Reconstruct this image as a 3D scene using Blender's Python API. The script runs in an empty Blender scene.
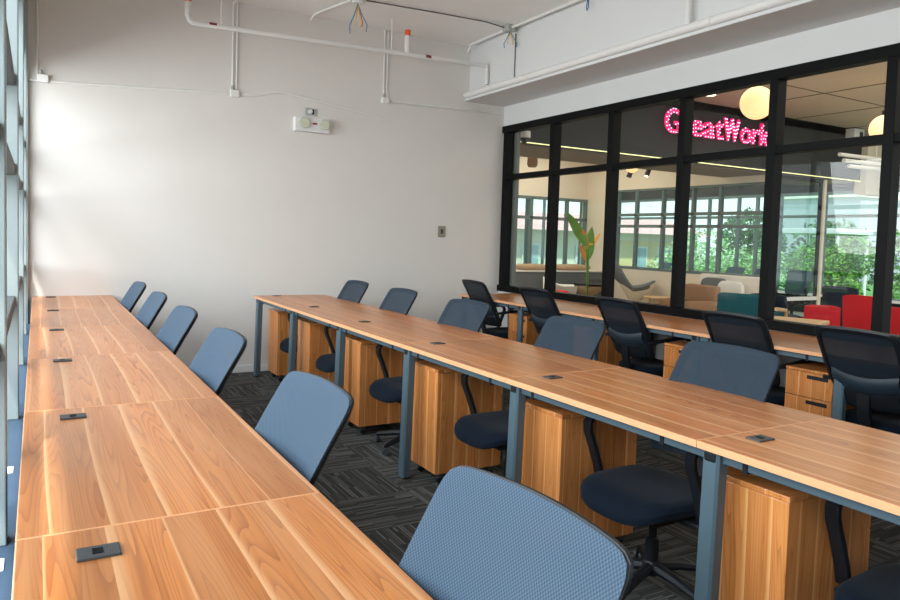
import bpy, bmesh, math, random
from mathutils import Vector, Matrix
random.seed(7)
PI = math.pi
scene = bpy.context.scene
COL = scene.collection

# ------------------------------------------------------------------ helpers
class MB:
    def __init__(self): self.bm = bmesh.new()
    def box(self, lo, hi, bevel=0.0, seg=2, mat=None):
        b = bmesh.new()
        bmesh.ops.create_cube(b, size=1.0)
        s = [hi[i]-lo[i] for i in range(3)]; c = [(hi[i]+lo[i])/2 for i in range(3)]
        for v in b.verts: v.co = Vector((v.co.x*s[0]+c[0], v.co.y*s[1]+c[1], v.co.z*s[2]+c[2]))
        if bevel > 0:
            bmesh.ops.bevel(b, geom=b.edges[:], offset=min(bevel, min(s)*.45), segments=seg, profile=.5, affect='EDGES')
        return self.add(b, mat)
    def add(self, b, mat=None):
        if mat is not None: b.transform(mat)
        me = bpy.data.meshes.new('tmp'); b.to_mesh(me); b.free()
        self.bm.from_mesh(me); bpy.data.meshes.remove(me)
        return self
    def tube(self, pts, r, n=10, cap=True, flat=None, side=None):
        """sweep a circle (or flat rectangle flat=(w,h), w along side axis) along points"""
        pts = [Vector(p) for p in pts]; rings = []
        m = len(pts); up = None
        for i, p in enumerate(pts):
            if i == 0: t = (pts[1]-p).normalized()
            elif i == m-1: t = (p-pts[i-1]).normalized()
            else: t = ((pts[i+1]-p).normalized()+(p-pts[i-1]).normalized()).normalized()
            if side is not None: a = Vector(side); a = (a-t*a.dot(t)).normalized()
            else:
                if up is None:
                    up = Vector((0, 0, 1)) if abs(t.z) < .9 else Vector((1, 0, 0))
                a = (up-t*up.dot(t)).normalized(); up = a
            b = t.cross(a)
            rr = r[i] if isinstance(r, (list, tuple)) else r
            ring = []
            if flat:
                w, h = flat[0]/2, flat[1]/2; e = .25
                for (x, y) in [(-w, -h*(1-e)), (-w, h*(1-e)), (-w+h*e, h), (w-h*e, h), (w, h*(1-e)), (w, -h*(1-e)), (w-h*e, -h), (-w+h*e, -h)]:
                    ring.append(self.bm.verts.new(p+a*x+b*y))
            else:
                for k in range(n):
                    an = 2*PI*k/n
                    ring.append(self.bm.verts.new(p+a*math.cos(an)*rr+b*math.sin(an)*rr))
            rings.append(ring)
        for i in range(m-1):
            A, B = rings[i], rings[i+1]; L = len(A)
            for k in range(L): self.bm.faces.new((A[k], A[(k+1) % L], B[(k+1) % L], B[k]))
        if cap:
            self.bm.faces.new(rings[0][::-1]); self.bm.faces.new(rings[-1])
        return self
    def lathe(self, prof, n=24, center=(0, 0, 0), axis='Z'):
        c = Vector(center); rings = []
        for (r, z) in prof:
            ring = []
            for k in range(n):
                a = 2*PI*k/n
                q = (r*math.cos(a), r*math.sin(a), z)
                if axis == 'X': q = (q[2], q[0], q[1])
                elif axis == 'Y': q = (q[0], q[2], q[1])
                ring.append(self.bm.verts.new(c+Vector(q)))
            rings.append(ring)
        for i in range(len(prof)-1):
            for k in range(n):
                self.bm.faces.new((rings[i][k], rings[i][(k+1) % n], rings[i+1][(k+1) % n], rings[i+1][k]))
        if prof[0][0] > 1e-5: self.bm.faces.new(rings[0][::-1])
        if prof[-1][0] > 1e-5: self.bm.faces.new(rings[-1])
        return self
    def sphere(self, c, r, sx=1, sy=1, sz=1, sub=2):
        b = bmesh.new(); bmesh.ops.create_icosphere(b, subdivisions=sub, radius=r)
        for v in b.verts: v.co = Vector((v.co.x*sx+c[0], v.co.y*sy+c[1], v.co.z*sz+c[2]))
        return self.add(b)
    def poly(self, pts):
        self.bm.faces.new([self.bm.verts.new(Vector(p)) for p in pts]); return self
    def grid(self, f, nu, nv, closed_u=False):
        V = [[self.bm.verts.new(Vector(f(i/(nu if closed_u else nu-1), j/(nv-1)))) for i in range(nu)] for j in range(nv)]
        for j in range(nv-1):
            for i in range(nu if closed_u else nu-1):
                k = (i+1) % nu
                self.bm.faces.new((V[j][i], V[j][k], V[j+1][k], V[j+1][i]))
        return self
    def build(self, name, mat, parent=None, smooth=False, loc=None):
        bmesh.ops.remove_doubles(self.bm, verts=self.bm.verts[:], dist=1e-6)
        bmesh.ops.recalc_face_normals(self.bm, faces=self.bm.faces[:])
        me = bpy.data.meshes.new(name); self.bm.to_mesh(me); self.bm.free()
        if smooth:
            me.polygons.foreach_set('use_smooth', [True]*len(me.polygons))
            try: me.set_sharp_from_angle(angle=math.radians(40))
            except Exception: pass
        o = bpy.data.objects.new(name, me); COL.objects.link(o)
        if mat: me.materials.append(mat)
        if parent: o.parent = parent
        if loc: o.location = loc
        return o

def thing(name, label, cat, loc=(0, 0, 0), rz=0, group=None):
    o = bpy.data.objects.new(name, None); COL.objects.link(o)
    o.empty_display_size = .1
    o.location = loc; o.rotation_euler = (0, 0, rz)
    return tag(o, label, cat, group)
def tag(o, label, cat, group=None, kind=None):
    o['label'] = label; o['category'] = cat
    if group: o['group'] = group
    if kind: o['kind'] = kind
    return o
def struct(name, mb, mat, parent=None, smooth=False):
    o = mb.build(name, mat, parent, smooth)
    if parent is None: o['kind'] = 'structure'
    return o
CH = {}
def copy_tree(o, parent=None):
    c = o.copy(); COL.objects.link(c)
    if parent: c.parent = parent
    for ch in [x for x in COL.objects if x.parent == o]: copy_tree(ch, c)
    return c
def dup(o, label, loc, rz, group=None):
    c = copy_tree(o); c.location = loc; c.rotation_euler = (0, 0, rz); c['label'] = label
    if group: c['group'] = group
    return c

# ------------------------------------------------------------------ materials
def newmat(name):
    m = bpy.data.materials.new(name); m.use_nodes = True
    nt = m.node_tree
    return m, nt, nt.nodes['Principled BSDF'], nt.nodes['Material Output']
def N(nt, typ, **kw):
    n = nt.nodes.new(typ)
    for k, v in kw.items(): setattr(n, k, v)
    return n
def math_(nt, op, a, b=None, c=None, clamp=False):
    n = N(nt, 'ShaderNodeMath', operation=op, use_clamp=clamp)
    for i, x in enumerate((a, b, c)):
        if x is None: continue
        if isinstance(x, (int, float)): n.inputs[i].default_value = x
        else: nt.links.new(x, n.inputs[i])
    return n.outputs[0]
def mix(nt, fac, a, b):
    n = N(nt, 'ShaderNodeMix', data_type='RGBA')
    for s, x in ((n.inputs[0], fac), (n.inputs[6], a), (n.inputs[7], b)):
        if isinstance(x, tuple): s.default_value = (*x, 1)
        elif isinstance(x, (int, float)): s.default_value = x
        else: nt.links.new(x, s)
    return n.outputs[2]
def sstep(nt, x, a, b):
    n = N(nt, 'ShaderNodeMapRange', interpolation_type='SMOOTHSTEP')
    nt.links.new(x, n.inputs[0])
    for i, v in ((1, a), (2, b)):
        if isinstance(v, (int, float)): n.inputs[i].default_value = v
        else: nt.links.new(v, n.inputs[i])
    return n.outputs[0]

def plain(name, col, rough=.6, metal=0, noise=.0, scale=20, bump=0, spec=.5, emit=None, estr=0, coat=0):
    m, nt, p, out = newmat(name)
    p.inputs['Base Color'].default_value = (*col, 1)
    p.inputs['Roughness'].default_value = rough
    p.inputs['Metallic'].default_value = metal
    p.inputs['Specular IOR Level'].default_value = spec
    if coat: p.inputs['Coat Weight'].default_value = coat; p.inputs['Coat Roughness'].default_value = .2
    if emit: p.inputs['Emission Color'].default_value = (*emit, 1); p.inputs['Emission Strength'].default_value = estr
    if noise or bump:
        tc = N(nt, 'ShaderNodeTexCoord'); nz = N(nt, 'ShaderNodeTexNoise'); nz.inputs['Scale'].default_value = scale
        nz.inputs['Detail'].default_value = 4
        nt.links.new(tc.outputs['Object'], nz.inputs['Vector'])
        if noise:
            a = tuple(max(0, c*(1-noise)) for c in col); b = tuple(min(1, c*(1+noise)) for c in col)
            nt.links.new(mix(nt, nz.outputs['Fac'], a, b), p.inputs['Base Color'])
        if bump:
            bp = N(nt, 'ShaderNodeBump'); bp.inputs['Strength'].default_value = bump; bp.inputs['Distance'].default_value = .01
            nt.links.new(nz.outputs['Fac'], bp.inputs['Height']); nt.links.new(bp.outputs[0], p.inputs['Normal'])
    return m

def wood(name, along, across, plank=.115, base=(.52, .188, .052), dark=(.25, .068, .018), pale=(.72, .40, .195), rough=.29, freq=1.0, seedk=1.0, palew=.19):
    m, nt, p, out = newmat(name)
    tc = N(nt, 'ShaderNodeTexCoord'); sp = N(nt, 'ShaderNodeSeparateXYZ'); nt.links.new(tc.outputs['Object'], sp.inputs[0])
    oi = N(nt, 'ShaderNodeObjectInfo')
    rnd = math_(nt, 'MULTIPLY', oi.outputs['Random'], 37.0*seedk)
    u = math_(nt, 'ADD', sp.outputs[along], rnd)
    vv = None
    if isinstance(across, str): vv = sp.outputs[across]
    else: vv = math_(nt, 'ADD', sp.outputs[across[0]], sp.outputs[across[1]])
    v = math_(nt, 'ADD', vv, math_(nt, 'MULTIPLY', rnd, .731))
    def noise(vec3, scale=1, detail=2, rough_=.5):
        cx = N(nt, 'ShaderNodeCombineXYZ')
        for i, x in enumerate(vec3):
            if isinstance(x, (int, float)): cx.inputs[i].default_value = x
            else: nt.links.new(x, cx.inputs[i])
        nz = N(nt, 'ShaderNodeTexNoise'); nz.inputs['Scale'].default_value = scale; nz.inputs['Detail'].default_value = detail
        nz.inputs['Roughness'].default_value = rough_
        nt.links.new(cx.outputs[0], nz.inputs['Vector']); return nz.outputs['Fac']
    wob = math_(nt, 'MULTIPLY', math_(nt, 'SUBTRACT', noise((u, 3.1, 0), .7, 0), .5), .5)
    vp = math_(nt, 'ADD', math_(nt, 'DIVIDE', v, plank), wob)
    idx = math_(nt, 'FLOOR', vp); fr = math_(nt, 'FRACT', vp)
    wn = N(nt, 'ShaderNodeTexWhiteNoise', noise_dimensions='1D'); nt.links.new(idx, wn.inputs['W'])
    pr = wn.outputs['Value']
    # pale sapwood wedge beside each plank joint
    wvar = noise((u, math_(nt, 'MULTIPLY', idx, 5.3), 1.7), 1.6, 1)
    width = math_(nt, 'MULTIPLY', math_(nt, 'MULTIPLY', wvar, pr), palew*2.6)
    paleF = math_(nt, 'SUBTRACT', 1.0, sstep(nt, fr, 0.0, math_(nt, 'ADD', width, .03)))
    # cathedral grain
    n1 = noise((math_(nt, 'MULTIPLY', u, .55), math_(nt, 'MULTIPLY', vp, 1.15), math_(nt, 'MULTIPLY', idx, 3.7)), 1.25*freq, 1.2)
    ring = math_(nt, 'FRACT', math_(nt, 'MULTIPLY', n1, 21.0))
    ringF = math_(nt, 'MULTIPLY', math_(nt, 'POWER', ring, 3.0), .9)
    fine = noise((math_(nt, 'MULTIPLY', u, 5.0), math_(nt, 'MULTIPLY', v, 190.0), idx), 1.0, 3)
    tone = noise((math_(nt, 'MULTIPLY', u, 1.1), math_(nt, 'MULTIPLY', vp, 1.6), 9.0), 1.0, 2)
    bcol = mix(nt, pr, tuple(c*.84 for c in base), tuple(min(1, c*1.2) for c in base))
    c1 = mix(nt, math_(nt, 'MULTIPLY', ringF, .75), bcol, dark)
    c2 = mix(nt, math_(nt, 'MULTIPLY', sstep(nt, fine, .45, .75), .30), c1, dark)
    c3 = mix(nt, math_(nt, 'MULTIPLY', sstep(nt, tone, .35, .75), .25), c2, pale)
    c4 = mix(nt, math_(nt, 'MULTIPLY', paleF, .85), c3, pale)
    nt.links.new(c4, p.inputs['Base Color'])
    p.inputs['Roughness'].default_value = rough
    p.inputs['Specular IOR Level'].default_value = .5
    return m

def fabric(name, col, alpha=1.0, scale=260.0):
    m, nt, p, out = newmat(name)
    tc = N(nt, 'ShaderNodeTexCoord'); sp = N(nt, 'ShaderNodeSeparateXYZ'); nt.links.new(tc.outputs['Object'], sp.inputs[0])
    a = math_(nt, 'SINE', math_(nt, 'MULTIPLY', sp.outputs['Y'], scale*2))
    b = math_(nt, 'SINE', math_(nt, 'MULTIPLY', sp.outputs['Z'], scale*2))
    w = math_(nt, 'MULTIPLY_ADD', math_(nt, 'MULTIPLY', a, b), .5, .5)
    nt.links.new(mix(nt, w, tuple(c*.62 for c in col), tuple(c*1.3 for c in col)), p.inputs['Base Color'])
    p.inputs['Roughness'].default_value = .85
    p.inputs['Specular IOR Level'].default_value = .1
    p.inputs['Sheen Weight'].default_value = .04
    if alpha < 1:
        nz = N(nt, 'ShaderNodeMath', operation='MULTIPLY_ADD'); nt.links.new(w, nz.inputs[0]); nz.inputs[1].default_value = .1; nz.inputs[2].default_value = alpha-.05
        nt.links.new(nz.outputs[0], p.inputs['Alpha'])
    return m

def glass(name, tint=(.93, .97, .96), refl=1.0):
    m, nt, p, out = newmat(name); nt.nodes.remove(p)
    t = N(nt, 'ShaderNodeBsdfTransparent'); t.inputs[0].default_value = (*tint, 1)
    g = N(nt, 'ShaderNodeBsdfGlossy'); g.inputs['Roughness'].default_value = .0
    f = N(nt, 'ShaderNodeFresnel')
    ge = N(nt, 'ShaderNodeNewGeometry')          # same reflectance from both sides of a single sheet
    nt.links.new(math_(nt, 'MULTIPLY_ADD', ge.outputs['Backfacing'], 1/1.5-1.5, 1.5), f.inputs[0])
    mx = N(nt, 'ShaderNodeMixShader')
    nt.links.new(math_(nt, 'MULTIPLY', f.outputs[0], refl), mx.inputs[0]); nt.links.new(t.outputs[0], mx.inputs[1]); nt.links.new(g.outputs[0], mx.inputs[2])
    nt.links.new(mx.outputs[0], out.inputs[0])
    return m

def carpet():
    m, nt, p, out = newmat('carpet_tiles')
    tc = N(nt, 'ShaderNodeTexCoord'); sp = N(nt, 'ShaderNodeSeparateXYZ'); nt.links.new(tc.outputs['Object'], sp.inputs[0])
    x, y = sp.outputs['X'], sp.outputs['Y']
    T = .42
    ix = math_(nt, 'FLOOR', math_(nt, 'DIVIDE', x, T)); iy = math_(nt, 'FLOOR', math_(nt, 'DIVIDE', y, T))
    par = math_(nt, 'MODULO', math_(nt, 'ADD', math_(nt, 'ADD', ix, iy), 1000), 2)
    def lerp(f, a, b): return math_(nt, 'ADD', math_(nt, 'MULTIPLY', a, math_(nt, 'SUBTRACT', 1.0, f)), math_(nt, 'MULTIPLY', b, f))
    u = lerp(par, x, y); v = lerp(par, y, x)
    # short bars: lines of .018 pitch, each line broken into random blocks
    li = math_(nt, 'FLOOR', math_(nt, 'DIVIDE', v, .014)); lf = math_(nt, 'FRACT', math_(nt, 'DIVIDE', v, .014))
    blk = math_(nt, 'FLOOR', math_(nt, 'ADD', math_(nt, 'DIVIDE', u, .21), math_(nt, 'MULTIPLY', math_(nt, 'FLOOR', math_(nt, 'DIVIDE', li, 4)), .37)))
    cx = N(nt, 'ShaderNodeCombineXYZ'); nt.links.new(li, cx.inputs[0]); nt.links.new(blk, cx.inputs[1]); nt.links.new(par, cx.inputs[2])
    wn = N(nt, 'ShaderNodeTexWhiteNoise', noise_dimensions='3D'); nt.links.new(cx.outputs[0], wn.inputs['Vector'])
    gap = math_(nt, 'GREATER_THAN', lf, .3)
    f = math_(nt, 'MULTIPLY', math_(nt, 'POWER', wn.outputs['Value'], 1.6), gap)
    nz = N(nt, 'ShaderNodeTexNoise'); nz.inputs['Scale'].default_value = 500; nt.links.new(tc.outputs['Object'], nz.inputs['Vector'])
    c = mix(nt, f, (.046, .048, .045), (.21, .21, .20))
    c = mix(nt, math_(nt, 'MULTIPLY', nz.outputs['Fac'], .5), c, (.02, .022, .02))
    nt.links.new(c, p.inputs['Base Color']); p.inputs['Roughness'].default_value = .95; p.inputs['Specular IOR Level'].default_value = .15
    return m

M = {}
M['wall'] = plain('white_plaster', (.735, .71, .68), .85, noise=.03, scale=3, bump=.04)
M['wallright'] = plain('white_plaster_cool', (.70, .71, .71), .85, noise=.02, scale=3)
M['ceil'] = plain('ceiling_paint', (.88, .865, .84), .9, noise=.04, scale=2.2, bump=.06)
M['carpet'] = carpet()
M['frame'] = plain('black_frame', (.0025, .003, .0035), .5, spec=.12)
M['mull'] = plain('pale_aluminium', (.29, .35, .36), .45, metal=.1, noise=.05, scale=4)
M['sill'] = plain('slate_blue_sill', (.035, .068, .115), .5, noise=.1, scale=8)
M['steel'] = plain('blue_grey_steel', (.075, .120, .150), .42, metal=.1, noise=.06, scale=12)
M['blackpl'] = plain('black_plastic', (.007, .009, .012), .45, spec=.35)
M['greypl'] = plain('grey_plastic', (.05, .055, .06), .5)
M['chrome'] = plain('grey_metal', (.55, .56, .57), .25, metal=.9)
M['navy'] = fabric('navy_seat_fabric', (.004, .009, .017), 1.0, 300)
M['mesh'] = fabric('blue_back_mesh', (.066, .104, .152), .88, 420)
M['meshdim'] = fabric('dim_back_mesh', (.034, .052, .074), .80, 420)  # same blue mesh, with weaker window light put into its colour
M['lining'] = fabric('dark_back_lining', (.012, .018, .026), .72, 420)
M['pad'] = plain('lumbar_pad_plastic', (.016, .028, .042), .5)
M['desk'] = wood('desk_wood', 'Y', 'X', plank=.105)
M['ped'] = wood('pedestal_wood', 'Z', ('X', 'Y'), plank=.085, base=(.54, .195, .050), dark=(.27, .075, .018), pale=(.80, .42, .16))
M['edge'] = plain('wood_edge_band', (.74, .38, .19), .42, noise=.12, scale=15)
M['white'] = plain('white_paint', (.80, .80, .79), .5)
M['pipew'] = plain('white_pipe_paint', (.80, .795, .78), .45)
M['orange'] = plain('orange_cap', (.85, .13, .03), .4)
M['redpaint'] = plain('red_marking', (.25, .03, .03), .6)
M['glass'] = glass('clear_glass')
M['glassgreen'] = glass('greenish_glass', (.80, .93, .90))
M['wireb'] = plain('blue_wire', (.05, .17, .35), .5); M['wirey'] = plain('yellow_wire', (.80, .50, .05), .5); M['wirer'] = plain('red_wire', (.5, .06, .06), .5); M['wirek'] = plain('dark_cable', (.10, .09, .085), .6)
M['socket'] = plain('grey_socket_plate', (.42, .44, .42), .4)
M['reflector'] = plain('lamp_reflector', (.70, .72, .55), .25, metal=.3)
M['darkpaint'] = plain('charcoal_paint', (.018, .022, .025), .8, noise=.06, scale=3)
M['lobbyceil'] = plain('lobby_ceiling', (.60, .50, .41), .8, noise=.08, scale=2)
M['lobbyfloor'] = plain('lobby_floor', (.42, .36, .29), .5, noise=.08, scale=4)
M['soffit'] = plain('soffit_brown', (.22, .18, .14), .8, noise=.08, scale=4)
M['cream'] = plain('cream_wall', (.78, .70, .58), .8, noise=.02, scale=3)
M['led'] = plain('led_strip', (.9, .9, .5), .5, emit=(.95, .9, .42), estr=1.1)
M['globe'] = plain('globe_glow', (.9, .75, .5), .5, emit=(1, .60, .26), estr=1.15)
M['spotlit'] = plain('downlight_glow', (1, .9, .7), .5, emit=(1, .82, .55), estr=4)
M['signred'] = plain('sign_red', (.6, .01, .12), .5, emit=(.85, .005, .12), estr=1.0)
M['signdot'] = plain('sign_bulb', (1, .6, .8), .5, emit=(1, .55, .85), estr=2.4)
M['greyfab'] = plain('grey_upholstery', (.115, .13, .14), .9, noise=.12, scale=60)
M['tan'] = plain('tan_upholstery', (.48, .33, .20), .85, noise=.12, scale=40)
M['brown'] = plain('brown_upholstery', (.33, .19, .11), .9, noise=.12, scale=50)
M['taupe'] = plain('taupe_upholstery', (.42, .33, .27), .9, noise=.08, scale=50)
M['teal'] = plain('teal_upholstery', (.005, .085, .115), .9, noise=.15, scale=60)
M['red'] = plain('red_upholstery', (.62, .012, .022), .8, noise=.08, scale=60)
M['darkblue'] = plain('dark_blue_upholstery', (.008, .02, .04), .8, noise=.1, scale=60)
M['oak'] = wood('light_oak', 'Z', ('X', 'Y'), plank=.2, base=(.72, .44, .19), dark=(.55, .30, .12), pale=(.85, .58, .30))
M['oaktop'] = plain('oak_top', (.66, .42, .22), .45, noise=.15, scale=12)
M['shell'] = plain('white_shell', (.82, .74, .60), .35)
M['softwhite'] = plain('off_white_upholstery', (.78, .74, .68), .9, noise=.03, scale=40)
M['leaf'] = plain('leaf_green', (.13, .36, .03), .5, noise=.35, scale=9)
M['leafdry'] = plain('leaf_yellow', (.75, .33, .03), .5, noise=.35, scale=9)
def foliage_mat(name, a, b):
    m, nt, p, out = newmat(name)
    tc = N(nt, 'ShaderNodeTexCoord'); nz = N(nt, 'ShaderNodeTexNoise'); nz.inputs['Scale'].default_value = 2.6; nz.inputs['Detail'].default_value = 5
    nt.links.new(tc.outputs['Object'], nz.inputs['Vector'])
    nt.links.new(mix(nt, sstep(nt, nz.outputs['Fac'], .3, .7), a, b), p.inputs['Base Color']); p.inputs['Roughness'].default_value = .6
    return m
M['fol1'] = foliage_mat('foliage_bright', (.05, .17, .02), (.22, .48, .06))
M['fol2'] = foliage_mat('foliage_deep', (.015, .075, .02), (.07, .24, .05))
M['fol3'] = foliage_mat('foliage_glare', (.22, .42, .16), (.60, .78, .42))  # overexposed daylight on the leaves put into paler greens
M['bark'] = plain('bark', (.10, .06, .035), .9, noise=.3, scale=12)
M['grass'] = plain('outdoor_grass', (.10, .24, .05), .9, noise=.35, scale=2)
M['bldg'] = plain('pale_render', (.85, .80, .70), .8, noise=.03, scale=1)
M['bldgy'] = plain('yellow_render', (.80, .58, .28), .8, noise=.03, scale=1)
M['roofp'] = plain('pink_roof', (.70, .36, .32), .8, noise=.06, scale=3)
M['bluegl'] = plain('bluish_pane', (.35, .50, .58), .2)
M['bwall'] = plain('grey_concrete', (.45, .47, .50), .8, noise=.08, scale=1)

# ------------------------------------------------------------------ camera
CZ = 1.33765
cam = bpy.data.cameras.new('camera'); co = bpy.data.objects.new('camera', cam); COL.objects.link(co)
yaw, pitch, roll = .5353, .0535, .0317
F = Vector((math.sin(yaw)*math.cos(pitch), math.cos(yaw)*math.cos(pitch), -math.sin(pitch)))
R0 = Vector((math.cos(yaw), -math.sin(yaw), 0)); U0 = R0.cross(F)
Rr = R0*math.cos(roll)+U0*math.sin(roll); Ur = -R0*math.sin(roll)+U0*math.cos(roll)
mat = Matrix((Rr, Ur, -F)).transposed().to_4x4(); mat.translation = Vector((0, 0, CZ))
co.matrix_world = mat
cam.sensor_width = 36; cam.lens = 720.17*36/900
cam.shift_x = -13.48/900; cam.shift_y = -22.985/900
cam.clip_start = .02; cam.clip_end = 300
scene.camera = co

# ------------------------------------------------------------------ room shell
YB = 6.9; XR = 4.59; ZC = 3.44; Y0 = -3.0
struct('floor', MB().box((-.3, Y0, -.1), (XR+.06, YB+.1, 0)), M['carpet'])
struct('wall_back', MB().box((-.3, YB, 0), (XR+.06, YB+.12, 3.7)), M['wall'])
struct('ceiling', MB().box((-.3, Y0, ZC), (4.09, YB, ZC+.12)), M['ceil'])
struct('ceiling_beam', MB().box((4.09, Y0, 2.84), (XR+.06, YB, 3.7), .004), M['wallright'])
struct('wall_right_upper', MB().box((XR-.03, Y0, 2.62), (XR+.06, YB, 2.84)), M['wallright'])
struct('wall_right', MB().box((XR-.03, Y0, 0), (XR+.06, YB, .775)), M['wallright'])
struct('wall_left', MB().box((-.3, Y0, 0), (-.037, YB, .53), .003), M['sill'])
struct('wall_left_upper', MB().box((-.3, Y0, 2.55), (-.165, YB, ZC)), M['wall'])
struct('baseboard_back', MB().box((-.08, YB-.012, 0), (XR-.03, YB, .07), .003), M['white'])
struct('wall_front', MB().box((-.3, Y0-.1, 0), (XR+.06, Y0, 3.7)), M['wall'])

# left curtain wall: deep aluminium fins with stepped transoms
w1 = thing('window_1', 'x', 'window'); del w1['label']; del w1['category']; w1['kind'] = 'structure'
for y in (-1.9, -.55, .8, 2.13, 3.5, 4.85, 6.2):
    MB().box((-.20, y-.035, .53), (-.066, y+.035, ZC), .004).build('mullion', M['mull'], w1)
MB().box((-.16, YB-.06, .53), (-.066, YB, ZC), .003).build('mullion', M['mull'], w1)
for z in (1.02, 1.56, 1.92):
    ys = [-3, -1.9, -.55, .8, 2.13, 3.5, 4.85, 6.2, 6.84]
    for a, b in zip(ys[:-1], ys[1:]):
        MB().box((-.19, a+.035, z-.025), (-.078, b-.035, z+.025), .003).build('transom', M['greypl'], w1)
MB().poly([(-.17, Y0, .53), (-.17, YB, .53), (-.17, YB, 2.55), (-.17, Y0, 2.55)]).build('window_pane', M['glass'], w1)
for (y, z) in ((1.98, .531), (2.75, .531)):
    tag(MB().box((-.14, y-.035, z-.001), (-.068, y+.035, z+.0015), .0005).build('paper_tag', M['white']),
        'small white paper tag on the blue sill wall, %s the left desks' % ('nearer one beside' if y < 2.4 else 'farther one beside'), 'tag', 'paper tags on the sill wall')

# right glass wall in black frame
w2 = thing('window_2', 'x', 'window'); del w2['label']; del w2['category']; w2['kind'] = 'structure'
MUL = [6.83, 5.97, 5.09, 4.235, 3.385, 2.552, 1.70, .85, 0.0, -.85, -1.7, -2.55]
ZB, ZM, ZT = .786, 2.0425, 2.618
MB().box((XR-.05, Y0, ZB-.035), (XR+.05, YB, ZB+.035), .003).build('bottom_rail', M['frame'], w2)
MB().box((XR-.05, Y0, ZT-.075), (XR+.05, YB, ZT), .003).build('top_rail', M['frame'], w2)
for i, y in enumerate(MUL):
    MB().box((XR-.05, y-.034, ZB+.035), (XR+.05, y+.034, ZT-.075), .003).build('mullion', M['frame'], w2)
    if i < len(MUL)-1:
        MB().box((XR-.045, MUL[i+1]+.034, ZM-.029), (XR+.04, y-.034, ZM+.029), .003).build('middle_rail', M['frame'], w2)
        for (a, b) in ((ZB, ZM), (ZM, ZT-.07)):
            MB().poly([(XR, MUL[i+1], a), (XR, y, a), (XR, y, b), (XR, MUL[i+1], b)]).build('window_pane', M['glass'], w2)

# ------------------------------------------------------------------ desks
def desk_unit(name, label, x0, x1, y0, y1, legx, legside, box_x, group, last=False, first=False, legs='far', box=True):
    """tabletop from y0 (near) to y1 (far); one leg frame under the far joint"""
    t = thing(name, label, 'desk', ((x0+x1)/2, (y0+y1)/2, 0), 0, group)
    L = y1-y0; W = x1-x0
    MB().box((-W/2, -L/2+.0012, .727), (W/2, L/2-.0012, .75), .0015).build('tabletop', M['desk'], t)
    for s in (-1, 1):
        MB().box((s*W/2-.0012, -L/2+.0015, .7275), (s*W/2+.0012, L/2-.0015, .7485), .0005).build('edge_band', M['edge'], t)
    for s in (-1, 1):
        MB().box((-W/2+.001, s*(L/2-.0024)-.0014, .7275), (W/2-.001, s*(L/2-.0024)+.0014, .7503), .0003).build('edge_band', M['edge'], t)
    # steel beams below the top
    for s in (-1, 1):
        b = MB().box((s*(W/2-.055)-.016, -L/2+.004, .690), (s*(W/2-.055)+.016, L/2-.004, .725), .004).build('support_beam', M['steel'], t)
        for yy in (-L*.33, L*.36):
            MB().box((s*(W/2-.055)-.019, yy-.009, .683), (s*(W/2-.055)+.019, yy+.009, .726), .002).build('bracket', M['blackpl'], b)
    ends = [L/2-.035] + ([-L/2+.035] if last else [])
    for ye in ends:
        for s in (-1, 1):
            lg = MB().tube([(s*(W/2-.045), ye, .7255), (s*(W/2-.03), ye, .012)], 0, flat=(.05, .062), side=(1, 0, 0)).build('leg', M['steel'], t)
            cap = MB().box((s*(W/2-.045)-.028, ye-.026, .687), (s*(W/2-.045)+.028, ye+.026, .7265), .010).build('joint_cap', M['blackpl'], lg)
            MB().lathe([(.018, 0), (.02, .004), (.012, .014)], 12, (s*(W/2-.03), ye, 0)).build('foot', M['blackpl'], lg)
        MB().box((-W/2+.07, ye-.02, .688), (W/2-.07, ye+.02, .724), .004).build('cross_beam', M['steel'], t)
    if box:
        bx, by = box_x-(x0+x1)/2, L/2-(.125 if legside < 0 else .075)
        pb = MB().box((bx-.036, by-.027, .749), (bx+.036, by+.027, .755), .002).build('power_box', M['greypl'], t)
        MB().box((bx-.010, by-.012, .754), (bx+.008, by+.012, .7562), .0005).build('socket', M['frame'], pb)
        MB().box((bx+.017, by-.012, .754), (bx+.019, by+.012, .7556), .0003).build('lid_line', M['greypl'], pb)
    return t
ORD = ['farthest, against the white wall', 'second from the white wall', 'third from the white wall', 'fourth from the white wall', 'fifth from the white wall', 'nearest the camera']
YL = 6.895; ML = 1.07
for k in range(6):
    desk_unit('desk', 'wood-topped desk in the row along the left windows, %s' % ORD[k], -.034, .555, YL-ML*(k+1), YL-ML*k, 0, -1, .095, 'left row of desks', last=(k == 5))
YM = 6.684; MM = 1.04
for k in range(6):
    desk_unit('desk', 'wood-topped desk with steel legs in the middle row, %s' % ORD[k], 1.7208, 2.3973, YM-MM*(k+1), YM-MM*k, 0, 1, 1.915, 'middle row of desks', last=(k == 5))
YR = 6.56
for k in range(6):
    desk_unit('desk', 'wood-topped desk in the row under the black-framed glass wall, %s' % ORD[k], 3.85, 4.53, YR-MM*(k+1), YR-MM*k, 0, 1, 4.40, 'right row of desks', last=(k == 5), box=False)

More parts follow.
